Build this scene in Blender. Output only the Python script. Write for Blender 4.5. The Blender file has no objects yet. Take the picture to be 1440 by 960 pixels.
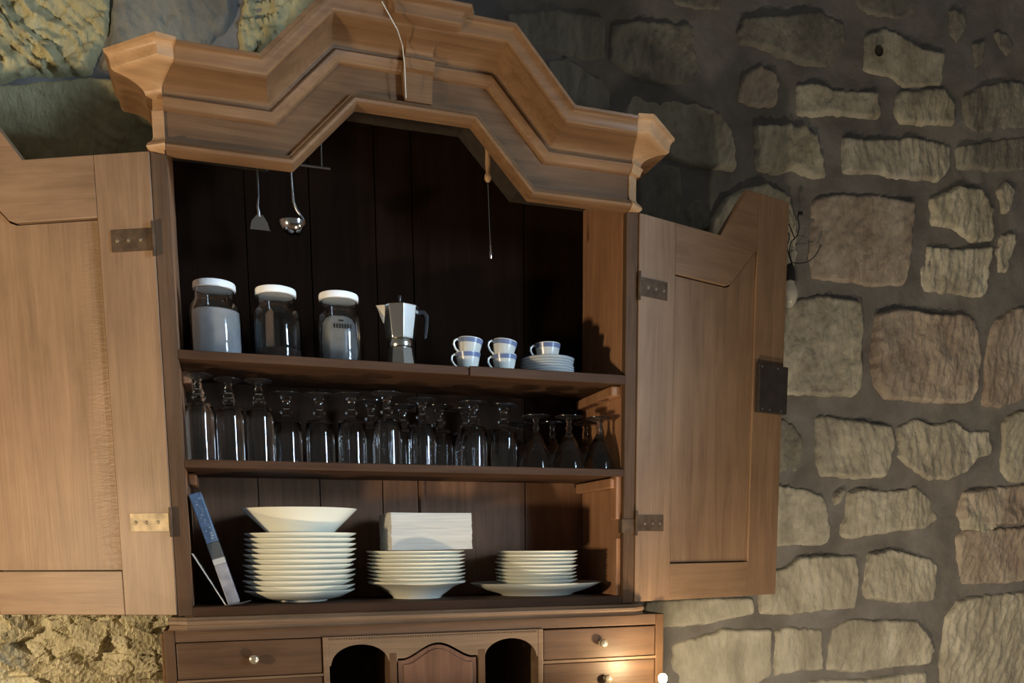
import bpy, bmesh, math, random
import numpy as np
from mathutils import Vector, Matrix, noise
random.seed(7)
S = bpy.context.scene
COL = S.collection

# ------------------------------------------------------------------ camera
yaw, pitch, roll, FPX, PX, PY = .314, -.1378, -.0068, 1192.5, 722.95, 932.93
CP = Vector((.1001, -2.0953, .1352))
F = Vector((math.sin(yaw)*math.cos(pitch), math.cos(yaw)*math.cos(pitch), math.sin(pitch)))
R = Vector((math.cos(yaw), -math.sin(yaw), 0)); U = R.cross(F)
c_, s_ = math.cos(roll), math.sin(roll)
R, U = R*c_+U*s_, U*c_-R*s_
cam = bpy.data.objects.new('camera', bpy.data.cameras.new('camera')); COL.objects.link(cam)
cam.matrix_world = Matrix(((R.x, U.x, -F.x, CP.x), (R.y, U.y, -F.y, CP.y), (R.z, U.z, -F.z, CP.z), (0, 0, 0, 1)))
cam.data.sensor_fit = 'HORIZONTAL'; cam.data.sensor_width = 36
cam.data.lens = FPX/1440*36
cam.data.shift_x = (720-PX)/1440; cam.data.shift_y = (PY-480)/1440
cam.data.clip_start = .05
S.camera = cam
def at(u, v, Y):                       # where the ray through a photo pixel meets the upright plane y = Y
    d = F+R*((u-PX)/FPX)-U*((v-PY)/FPX)
    return CP+d*((Y-CP.y)/d.y)

# ------------------------------------------------------------------ world, lights, exposure
S.view_settings.view_transform = 'Standard'; S.view_settings.look = 'None'
S.view_settings.gamma = 1; S.view_settings.use_curve_mapping = False
S.view_settings.exposure = 0
w = bpy.data.worlds.new('room_gloom'); S.world = w; w.use_nodes = True
w.node_tree.nodes['Background'].inputs[0].default_value = (1, .95, .85, 1)
w.node_tree.nodes['Background'].inputs[1].default_value = .085
def point(name, loc, power, col, r=.04):
    l = bpy.data.lights.new(name, 'POINT'); l.energy = power; l.color = col; l.shadow_soft_size = r
    o = bpy.data.objects.new(name, l); COL.objects.link(o); o.location = loc; return o
def area(name, loc, target, sx, sy, power, col, spread=36):
    l = bpy.data.lights.new(name, 'AREA'); l.shape = 'RECTANGLE'; l.size = sx; l.size_y = sy
    l.energy = power; l.color = col; l.spread = math.radians(spread)
    o = bpy.data.objects.new(name, l); COL.objects.link(o); o.location = loc
    o.rotation_euler = (Vector(target)-Vector(loc)).to_track_quat('-Z', 'Y').to_euler(); return o
point('low_table_lamp_light', (.98, -.92, -.84), 44, (1, .80, .56), .05)
point('right_low_fill_light', (2.35, -1.05, -.62), 25, (1, .84, .60), .04)  # added fill from an unseen source, lifts the lower right wall and door
point('side_lamp_light', (-1.35, -.85, .08), 108, (1, .77, .47), .05)
area('window_daylight_upper', (2.5, -2.35, 1.0), (.28, .1, .70), .36, .8, 4.4, (.60, .80, 1))
area('window_daylight_lower', (2.5, -2.35, .22), (.35, .1, .4), .36, .5, 1.3, (.60, .80, 1))

# ------------------------------------------------------------------ materials
def nodes(name):
    m = bpy.data.materials.new(name); m.use_nodes = True
    nt = m.node_tree; b = nt.nodes['Principled BSDF']; return m, nt, b
def N(nt, t, **k):
    n = nt.nodes.new(t)
    for a, v in k.items():
        if a.startswith('i_'):
            n.inputs[a[2:].replace('_', ' ')].default_value = v
        else: setattr(n, a, v)
    return n
def ramp(nt, fac, stops):
    r = nt.nodes.new('ShaderNodeValToRGB'); e = r.color_ramp.elements
    while len(e) < len(stops): e.new(.5)
    for el, (p, c) in zip(e, stops): el.position = p; el.color = (*c, 1)
    nt.links.new(fac, r.inputs[0]); return r.outputs[0]
def wood(name, dark, light, axis='z', rough=.45, bump=.25, ripple=None, spec=.28):
    m, nt, b = nodes(name); L = nt.links.new
    tc = N(nt, 'ShaderNodeTexCoord'); mp = N(nt, 'ShaderNodeMapping'); L(tc.outputs['Object'], mp.inputs[0])
    s = {'x': (1.2, 14, 14), 'y': (14, 1.2, 14), 'z': (14, 14, 1.2)}[axis]
    mp.inputs['Scale'].default_value = s
    n1 = N(nt, 'ShaderNodeTexNoise', i_Scale=2.2, i_Detail=6.0, i_Roughness=.65, i_Distortion=.6); L(mp.outputs[0], n1.inputs['Vector'])
    mp2 = N(nt, 'ShaderNodeMapping'); L(tc.outputs['Object'], mp2.inputs[0])
    mp2.inputs['Scale'].default_value = tuple(v*(9 if v > 2 else 2.2) for v in s)
    n2 = N(nt, 'ShaderNodeTexNoise', i_Scale=2.0, i_Detail=3.0); L(mp2.outputs[0], n2.inputs['Vector'])
    n3 = N(nt, 'ShaderNodeTexNoise', i_Scale=4.5, i_Detail=4.0, i_Roughness=.6); L(tc.outputs['Object'], n3.inputs['Vector'])
    a = N(nt, 'ShaderNodeMath', operation='MULTIPLY_ADD'); L(n2.outputs[0], a.inputs[0]); a.inputs[1].default_value = .35; L(n1.outputs[0], a.inputs[2])
    a2 = N(nt, 'ShaderNodeMath', operation='MULTIPLY_ADD'); L(n3.outputs[0], a2.inputs[0]); a2.inputs[1].default_value = .55; L(a.outputs[0], a2.inputs[2])
    mid = tuple((p+q)/2 for p, q in zip(dark, light))
    c = ramp(nt, a2.outputs[0], [(.62, dark), (.95, mid), (1.2 if False else 1.0, light)])
    mr = N(nt, 'ShaderNodeMapRange'); L(a2.outputs[0], mr.inputs[0]); mr.inputs[1].default_value = .55; mr.inputs[2].default_value = 1.3
    nt.links.remove(nt.links[-1]) if False else None
    cr = [n for n in nt.nodes if n.type == 'VALTORGB'][-1]
    L(mr.outputs[0], cr.inputs[0])
    for el, p in zip(cr.color_ramp.elements, (.12, .5, .88)): el.position = p
    L(c, b.inputs['Base Color'])
    b.inputs['Roughness'].default_value = rough; b.inputs['Specular IOR Level'].default_value = spec
    bp = N(nt, 'ShaderNodeBump'); bp.inputs['Strength'].default_value = bump; bp.inputs['Distance'].default_value = .002
    h = a.outputs[0]
    if ripple:
        sx = N(nt, 'ShaderNodeSeparateXYZ'); L(tc.outputs['Object'], sx.inputs[0])
        mk = N(nt, 'ShaderNodeMapRange'); L(sx.outputs[0], mk.inputs[0])
        mk.inputs[1].default_value = ripple[0]; mk.inputs[2].default_value = ripple[1]; mk.inputs[3].default_value = 0; mk.inputs[4].default_value = 1
        mp3 = N(nt, 'ShaderNodeMapping'); L(tc.outputs['Object'], mp3.inputs[0]); mp3.inputs['Scale'].default_value = (18, 1, 75)
        n4 = N(nt, 'ShaderNodeTexNoise', i_Scale=1.6, i_Detail=2.0, i_Distortion=1.2); L(mp3.outputs[0], n4.inputs['Vector'])
        mm = N(nt, 'ShaderNodeMath', operation='MULTIPLY'); L(mk.outputs[0], mm.inputs[0]); L(n4.outputs[0], mm.inputs[1])
        m5 = N(nt, 'ShaderNodeMath', operation='MULTIPLY_ADD'); L(mm.outputs[0], m5.inputs[0]); m5.inputs[1].default_value = 3.5; L(a.outputs[0], m5.inputs[2])
        h = m5.outputs[0]
    L(h, bp.inputs['Height']); L(bp.outputs[0], b.inputs['Normal'])
    return m
def stonemat(name, c1, c2, c3, sc=9, bump=.7, stretch=(1, 1, .5), dist=.008):
    m, nt, b = nodes(name); L = nt.links.new
    tc = N(nt, 'ShaderNodeTexCoord'); mp = N(nt, 'ShaderNodeMapping'); L(tc.outputs['Object'], mp.inputs[0]); mp.inputs['Scale'].default_value = stretch
    n1 = N(nt, 'ShaderNodeTexNoise', i_Scale=sc, i_Detail=8.0, i_Roughness=.62, i_Distortion=.4); L(mp.outputs[0], n1.inputs['Vector'])
    L(ramp(nt, n1.outputs[0], [(.3, c1), (.52, c2), (.72, c3)]), b.inputs['Base Color'])
    n2 = N(nt, 'ShaderNodeTexNoise', i_Scale=sc*7, i_Detail=5.0, i_Roughness=.6, i_Distortion=.8); L(mp.outputs[0], n2.inputs['Vector'])
    v = N(nt, 'ShaderNodeTexVoronoi', i_Scale=sc*3.2); L(mp.outputs[0], v.inputs['Vector'])
    mr = N(nt, 'ShaderNodeMapRange'); L(v.outputs[0], mr.inputs[0]); mr.inputs[2].default_value = .22; mr.inputs[3].default_value = 0.0
    ad = N(nt, 'ShaderNodeMath', operation='MULTIPLY_ADD'); L(mr.outputs[0], ad.inputs[0]); ad.inputs[1].default_value = .25; L(n2.outputs[0], ad.inputs[2])
    bp = N(nt, 'ShaderNodeBump'); bp.inputs['Strength'].default_value = bump; bp.inputs['Distance'].default_value = dist
    L(ad.outputs[0], bp.inputs['Height']); L(bp.outputs[0], b.inputs['Normal'])
    b.inputs['Roughness'].default_value = .95; b.inputs['Specular IOR Level'].default_value = .15
    return m
def plain(name, col, rough=.5, metal=0, spec=.5, emit=None, es=0, noise_amt=0):
    m, nt, b = nodes(name)
    b.inputs['Base Color'].default_value = (*col, 1); b.inputs['Roughness'].default_value = rough
    b.inputs['Metallic'].default_value = metal; b.inputs['Specular IOR Level'].default_value = spec
    if noise_amt:
        n = N(nt, 'ShaderNodeTexNoise', i_Scale=40.0, i_Detail=5.0)
        tc = N(nt, 'ShaderNodeTexCoord'); nt.links.new(tc.outputs['Object'], n.inputs['Vector'])
        nt.links.new(ramp(nt, n.outputs[0], [(.3, tuple(v*(1-noise_amt) for v in col)), (.7, tuple(min(1, v*(1+noise_amt)) for v in col))]), b.inputs['Base Color'])
    if emit: b.inputs['Emission Color'].default_value = (*emit, 1); b.inputs['Emission Strength'].default_value = es
    return m
def glassmat(name, col=(1, 1, 1), rough=.0, ior=1.48):
    m, nt, b = nodes(name)
    b.inputs['Base Color'].default_value = (*col, 1); b.inputs['Transmission Weight'].default_value = 1
    b.inputs['Roughness'].default_value = rough; b.inputs['IOR'].default_value = ior; return m

DOORW = ((.17, .105, .066), (.32, .205, .130))
W_door_z = wood('door_wood_upright_grain', *DOORW, 'z')
W_door_x = wood('door_wood_level_grain', *DOORW, 'x')
W_panel = wood('door_panel_wood', (.17, .105, .064), (.315, .20, .125), 'z', ripple=(-.20, -.135))
W_corn = wood('cornice_wood', (0.116, 0.061, 0.030), (0.242, 0.138, 0.072), 'x', rough=.4)
W_frieze = wood('dull_frieze_wood', (.085, .046, .025), (.19, .108, .058), 'x', rough=.5, spec=.15)
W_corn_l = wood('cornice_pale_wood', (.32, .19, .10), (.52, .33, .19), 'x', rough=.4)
W_frame_z = wood('frame_wood', (.055, .031, .018), (.125, .072, .042), 'z', rough=.6, spec=.12)
W_frame_x = wood('frame_wood_level', (.06, .034, .021), (.135, .08, .048), 'x', rough=.5)
W_side = wood('inner_side_wood', (0.195, 0.095, 0.048), (0.390, 0.203, 0.111), 'z', rough=.55)
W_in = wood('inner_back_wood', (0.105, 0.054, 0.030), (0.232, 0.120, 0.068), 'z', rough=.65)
W_in_half_shade = wood('half_shaded_back_wood', (.018, .010, .006), (.042, .023, .014), 'z', rough=.8, spec=.08)  # inner back wood with the middle compartment's shade put into its colour
W_in_shade = wood('shaded_back_wood', (.007, .0035, .002), (.014, .007, .004), 'z', rough=.9, spec=.03)  # same back wood, near black to carry the upper compartment's shade
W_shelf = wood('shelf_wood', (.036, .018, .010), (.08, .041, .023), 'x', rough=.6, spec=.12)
W_draw = wood('drawer_wood', (.055, .03, .018), (.12, .07, .042), 'x', rough=.38)
W_red = wood('reddish_door_wood', (.085, .042, .026), (.17, .09, .058), 'z', rough=.4)
W_mould = wood('waist_moulding_wood', (.10, .065, .04), (.22, .145, .095), 'x', rough=.4)
STONE = [stonemat('limestone_warm', (0.276, 0.251, 0.198), (0.465, 0.442, 0.361), (0.620, 0.603, 0.511)),
         stonemat('limestone_pale', (0.282, 0.260, 0.223), (0.470, 0.448, 0.378), (0.658, 0.636, 0.557)),
         stonemat('limestone_pink', (0.272, 0.214, 0.181), (0.438, 0.377, 0.322), (0.578, 0.531, 0.464)),
         stonemat('limestone_dark', (0.157, 0.152, 0.133), (0.258, 0.251, 0.223), (0.361, 0.359, 0.311)),
         stonemat('limestone_ochre', (0.303, 0.263, 0.147), (0.496, 0.450, 0.268), (0.671, 0.629, 0.398), 8, .8)]
MORTAR = stonemat('mortar', (0.157, 0.148, 0.141), (0.221, 0.213, 0.208), (0.283, 0.279, 0.280), 6, .5, (1, 1, 1), .005)
PORC = plain('cream_porcelain', (.72, .715, .63), .12, spec=.6)
CUPM = plain('white_cup_porcelain', (.62, .62, .58), .2)
BLUE = plain('blue_glaze', (.15, .19, .33), .25)
GLASS = glassmat('clear_glass'); GLASSF = glassmat('glass_foot_edge', rough=.13); GLASSJ = glassmat('jar_glass', (.96, .98, .98))
LID = plain('white_lid_metal', (.9, .91, .92), .35)
SUGAR = plain('white_sugar', (.62, .63, .66), .9, noise_amt=.08)
COFFEE = plain('brown_coffee', (.045, .022, .014), .9, noise_amt=.3)
PAPER = plain('pale_paper', (.55, .54, .50), .85, noise_amt=.1)
STEEL = plain('polished_steel', (.7, .7, .72), .12, 1)
DULLM = plain('dull_steel', (.32, .32, .33), .35, 1)
ALU = plain('polished_aluminium', (.78, .76, .72), .2, 1)
BLACK = plain('black_plastic', (.015, .015, .017), .3)
IRON = plain('dark_iron', (.06, .05, .045), .45, .6, noise_amt=.4)
BRASS = plain('aged_brass', (.35, .28, .18), .35, .8, noise_amt=.4)
KNOBM = plain('pale_worn_knob', (.45, .40, .30), .25, .6)
WORN = plain('worn_pale_iron', (.20, .155, .10), .5, .4, noise_amt=.45)
HINGE = plain('brown_worn_hinge_iron', (.085, .055, .035), .7, 0, .2, noise_amt=.35)
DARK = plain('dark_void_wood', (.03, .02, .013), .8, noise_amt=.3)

# ------------------------------------------------------------------ helpers
class MB:
    def __init__(s): s.v = []; s.f = []
    def add(s, vs, fs):
        n = len(s.v); s.v += [tuple(v) for v in vs]; s.f += [tuple(i+n for i in f) for f in fs]; return s
    def box(s, x0, x1, y0, y1, z0, z1):
        x0, x1 = sorted((x0, x1)); y0, y1 = sorted((y0, y1)); z0, z1 = sorted((z0, z1))
        return s.add([(x0,y0,z0),(x1,y0,z0),(x1,y1,z0),(x0,y1,z0),(x0,y0,z1),(x1,y0,z1),(x1,y1,z1),(x0,y1,z1)],
            [(0,3,2,1),(4,5,6,7),(0,1,5,4),(1,2,6,5),(2,3,7,6),(3,0,4,7)])
    def prism(s, pts, y0, y1):           # outline in x,z carried from y0 to y1
        n = len(pts)
        return s.add([(x, y0, z) for x, z in pts]+[(x, y1, z) for x, z in pts],
            [tuple(range(n)), tuple(range(2*n-1, n-1, -1))]+[(i, (i+1) % n+0, (i+1) % n+n, i+n) for i in range(n)])
    def prism_z(s, pts, z0, z1):
        n = len(pts)
        return s.add([(x, y, z0) for x, y in pts]+[(x, y, z1) for x, y in pts],
            [tuple(range(n)), tuple(range(2*n-1, n-1, -1))]+[(i, (i+1) % n, (i+1) % n+n, i+n) for i in range(n)])
    def lathe(s, prof, seg=40, c=(0, 0, 0), sx=1, sy=1, ph=0, close=False):
        vs, fs = [], []; rings = []
        for r, z in prof:
            if r < 1e-6: rings.append([len(vs)]); vs.append((c[0], c[1], c[2]+z)); continue
            rings.append(list(range(len(vs), len(vs)+seg)))
            for k in range(seg):
                a = 2*math.pi*k/seg+ph; vs.append((c[0]+r*sx*math.cos(a), c[1]+r*sy*math.sin(a), c[2]+z))
        rr = rings+([rings[0]] if close else [])
        for a, b in zip(rr, rr[1:]):
            for k in range(seg):
                k2 = (k+1) % seg
                if len(a) == 1 and len(b) == 1: break
                if len(a) == 1: fs.append((a[0], b[k], b[k2]))
                elif len(b) == 1: fs.append((a[k], b[0], a[k2]))
                else: fs.append((a[k], b[k], b[k2], a[k2]))
        return s.add(vs, fs)
    def tube(s, pts, r, seg=8):
        pts = [Vector(p) for p in pts]; rs = r if isinstance(r, (list, tuple)) else [r]*len(pts)
        vs, fs = [], []
        for i, p in enumerate(pts):
            t = (pts[min(i+1, len(pts)-1)]-pts[max(i-1, 0)]).normalized()
            a = t.orthogonal().normalized() if i == 0 else (a-t*a.dot(t)).normalized()
            b = t.cross(a)
            for k in range(seg):
                an = 2*math.pi*k/seg; vs.append(p+(a*math.cos(an)+b*math.sin(an))*rs[i])
        for i in range(len(pts)-1):
            for k in range(seg):
                k2 = (k+1) % seg; fs.append((i*seg+k, i*seg+k2, (i+1)*seg+k2, (i+1)*seg+k))
        fs.append(tuple(range(seg-1, -1, -1))); fs.append(tuple((len(pts)-1)*seg+k for k in range(seg)))
        return s.add(vs, fs)
    def build(s, name, mat, parent=None, smooth=False, bevel=0, loc=None, world=False):
        me = bpy.data.meshes.new(name); me.from_pydata(s.v, [], s.f)
        bm = bmesh.new(); bm.from_mesh(me); bmesh.ops.recalc_face_normals(bm, faces=bm.faces); bm.to_mesh(me); bm.free()
        me.materials.append(mat)
        if smooth:
            me.shade_smooth()
            if smooth != 'all': me.set_sharp_from_angle(angle=math.radians(38))
        o = bpy.data.objects.new(name, me); COL.objects.link(o)
        if bevel:
            b = o.modifiers.new('bevel', 'BEVEL'); b.width = bevel; b.segments = 2; b.limit_method = 'ANGLE'; b.angle_limit = math.radians(40)
        if parent:
            o.parent = parent
            if world:
                q = parent
                off = Vector((0, 0, 0))
                while q: off += q.location; q = q.parent
                o.location = -off
        if loc: o.location = loc
        return o
def tag(o, label=None, cat=None, group=None, kind=None):
    if label: o['label'] = label
    if cat: o['category'] = cat
    if group: o['group'] = group
    if kind: o['kind'] = kind
    return o
def empty(name, loc, rz=0, rot=None):
    o = bpy.data.objects.new(name, None); COL.objects.link(o); o.location = loc
    o.rotation_euler = rot or (0, 0, rz); o.empty_display_size = .05; return o
KIDS = {}
def copy_tree(o, parent=None):
    c = o.copy(); COL.objects.link(c)
    if parent: c.parent = parent
    for ch in [x for x in bpy.data.objects if x.parent == o]: copy_tree(ch, c)
    return c

# ------------------------------------------------------------------ the setting: wall and floor
WY = .38
def n3(p, s): return noise.noise(Vector((p[0]*s[0], p[1]*s[1], p[2]*s[2])))
def make_wall():
    x0, x1, z0, z1, st = -1.85, 3.5, -1.3, 2.5, .017
    nx, nz = int((x1-x0)/st), int((z1-z0)/st)
    vs = []
    for j in range(nz+1):
        for i in range(nx+1):
            x, z = x0+i*st, z0+j*st
            y = WY-.010*noise.noise(Vector((x*3, 0, z*3)))-.007*noise.noise(Vector((x*11, 3, z*11)))-.003*noise.noise(Vector((x*34, 9, z*34)))
            if z < .0 and x < .1: y -= .012*noise.noise(Vector((x*26, 2, z*26)))
            vs.append((x, y, z))
    fs = [(j*(nx+1)+i, j*(nx+1)+i+1, (j+1)*(nx+1)+i+1, (j+1)*(nx+1)+i) for j in range(nz) for i in range(nx)]
    m = MB().add(vs, fs); m.box(x0, x1, WY+.05, WY+.2, z0, z1)
    o = m.build('wall_back', MORTAR, smooth='all'); tag(o, 'grey mortar wall set with roughly hewn limestone blocks', kind='structure')
    return o
wall = make_wall()
fl = MB().box(-1.6, 4.2, -3.6, .58, -1.36, -1.3).build('floor', stonemat('floor_stone', (.06, .05, .04), (.09, .075, .06), (.12, .10, .08), 4, .3, (1, 1, 1)))
tag(fl, 'dark stone floor of the room below the cabinet', kind='structure')

def stone(poly, mat, proud=.026, rough=1., world=False, ang=0., tool=1., nseg=84, edge=.013, chip=0, st=.0052):
    pts = [Vector((p[0], 0, p[1])) if world else at(p[0], p[1], WY-.02) for p in poly]
    pts = [Vector((p.x, p.z)) for p in pts]
    # resample the outline, round its corners and roughen it
    per = []; n = len(pts); tot = sum((pts[(i+1) % n]-pts[i]).length for i in range(n)); stp = tot/nseg
    d = 0; i = 0; acc = 0
    for k in range(nseg):
        tgt = k*stp
        while acc+(pts[(i+1) % n]-pts[i % n]).length < tgt and i < n*2:
            acc += (pts[(i+1) % n]-pts[i % n]).length; i += 1
        a, b = pts[i % n], pts[(i+1) % n]; per.append(a.lerp(b, (tgt-acc)/max((b-a).length, 1e-6)))
    per = [(per[k-1]+per[k]*5+per[(k+1) % nseg])/7 for k in range(nseg)]
    c = sum(per, Vector((0, 0)))/nseg
    per = [p+(p-c).normalized()*(.006*noise.noise(Vector((p.x*38, 5, p.y*38)))+.004*noise.noise(Vector((p.x*110, 5, p.y*110)))) for p in per]
    seed = random.uniform(0, 50); vs = []; fs = []
    ca, sa = math.cos(ang), math.sin(ang)
    tilt = random.uniform(-.05, .05), random.uniform(-.05, .05)
    P0 = np.array([tuple(p) for p in per]); P1 = np.roll(P0, -1, 0)
    lo, hi = P0.min(0)-st*1.5, P0.max(0)+st*1.5
    nx, nz = int((hi[0]-lo[0])/st)+1, int((hi[1]-lo[1])/st)+1
    gx, gz = np.meshgrid(lo[0]+np.arange(nx+1)*st, lo[1]+np.arange(nz+1)*st)
    X = np.stack([gx.ravel(), gz.ravel()], 1); E = P1-P0
    rel = X[:, None, :]-P0[None]; t = np.clip((rel*E).sum(2)/np.maximum((E*E).sum(1), 1e-12), 0, 1)
    dist = np.sqrt((((rel-t[..., None]*E))**2).sum(2).min(1))
    ya, yb = P0[:, 1], P1[:, 1]; cr = (ya[None] > X[:, 1:2]) != (yb[None] > X[:, 1:2])
    xi = P0[:, 0]+(X[:, 1:2]-ya)*(E[:, 0])/np.where(np.abs(E[:, 1]) < 1e-9, 1e-9, E[:, 1])
    inside = ((cr & (X[:, 0:1] < xi)).sum(1) % 2) == 1
    sd = np.where(inside, dist, -dist); idx = {}
    fq = random.uniform(.55, 1.1)
    def height(x, z, d):
        u, v = x*ca+z*sa, -x*sa+z*ca
        e = max(0, min(1, (d+.003)/edge)); e = 1-(1-e)**2.4
        h = -.012+(proud+.012)*e
        h += e*rough*(.0080*noise.noise(Vector((x*9+seed, 0, z*9)))+.0070*tool*noise.noise(Vector((u*42*fq+seed, 1, v*13)))
              +.0042*noise.noise(Vector((u*75, seed, v*34)))+.0020*noise.noise(Vector((x*150, seed, z*150))))
        if chip:
            P3 = Vector((u*8+seed, v*46+2*noise.noise(Vector((u*9, v*9, 2))), 0)); ds, ps = noise.voronoi(P3); c0 = ps[0]
            h += e*chip*(.25*noise.cell(c0*7.3)+.12*(P3.x-c0.x)*(noise.cell(c0*3.1)-.2)-.50*(P3.y-c0.y)*(.5+noise.cell(c0*5.7)))
        return h+(tilt[0]*(x-c.x)+tilt[1]*(z-c.y))*e
    for n_, ((x, z), d) in enumerate(zip(X.tolist(), sd.tolist())):
        if d > -st*1.6: idx[n_] = len(vs); vs.append((x, WY-height(x, z, d), z))
    for b_ in range(nz):
        for a_ in range(nx):
            q = [b_*(nx+1)+a_, b_*(nx+1)+a_+1, (b_+1)*(nx+1)+a_+1, (b_+1)*(nx+1)+a_]
            if all(k in idx for k in q): fs.append(tuple(idx[k] for k in q))
    return MB().add(vs, fs).build('stone', mat, wall, smooth='all')
def Q(x0, y0, sc, pts): return [(x0+a/sc, y0+b/sc) for a, b in pts]
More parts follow.
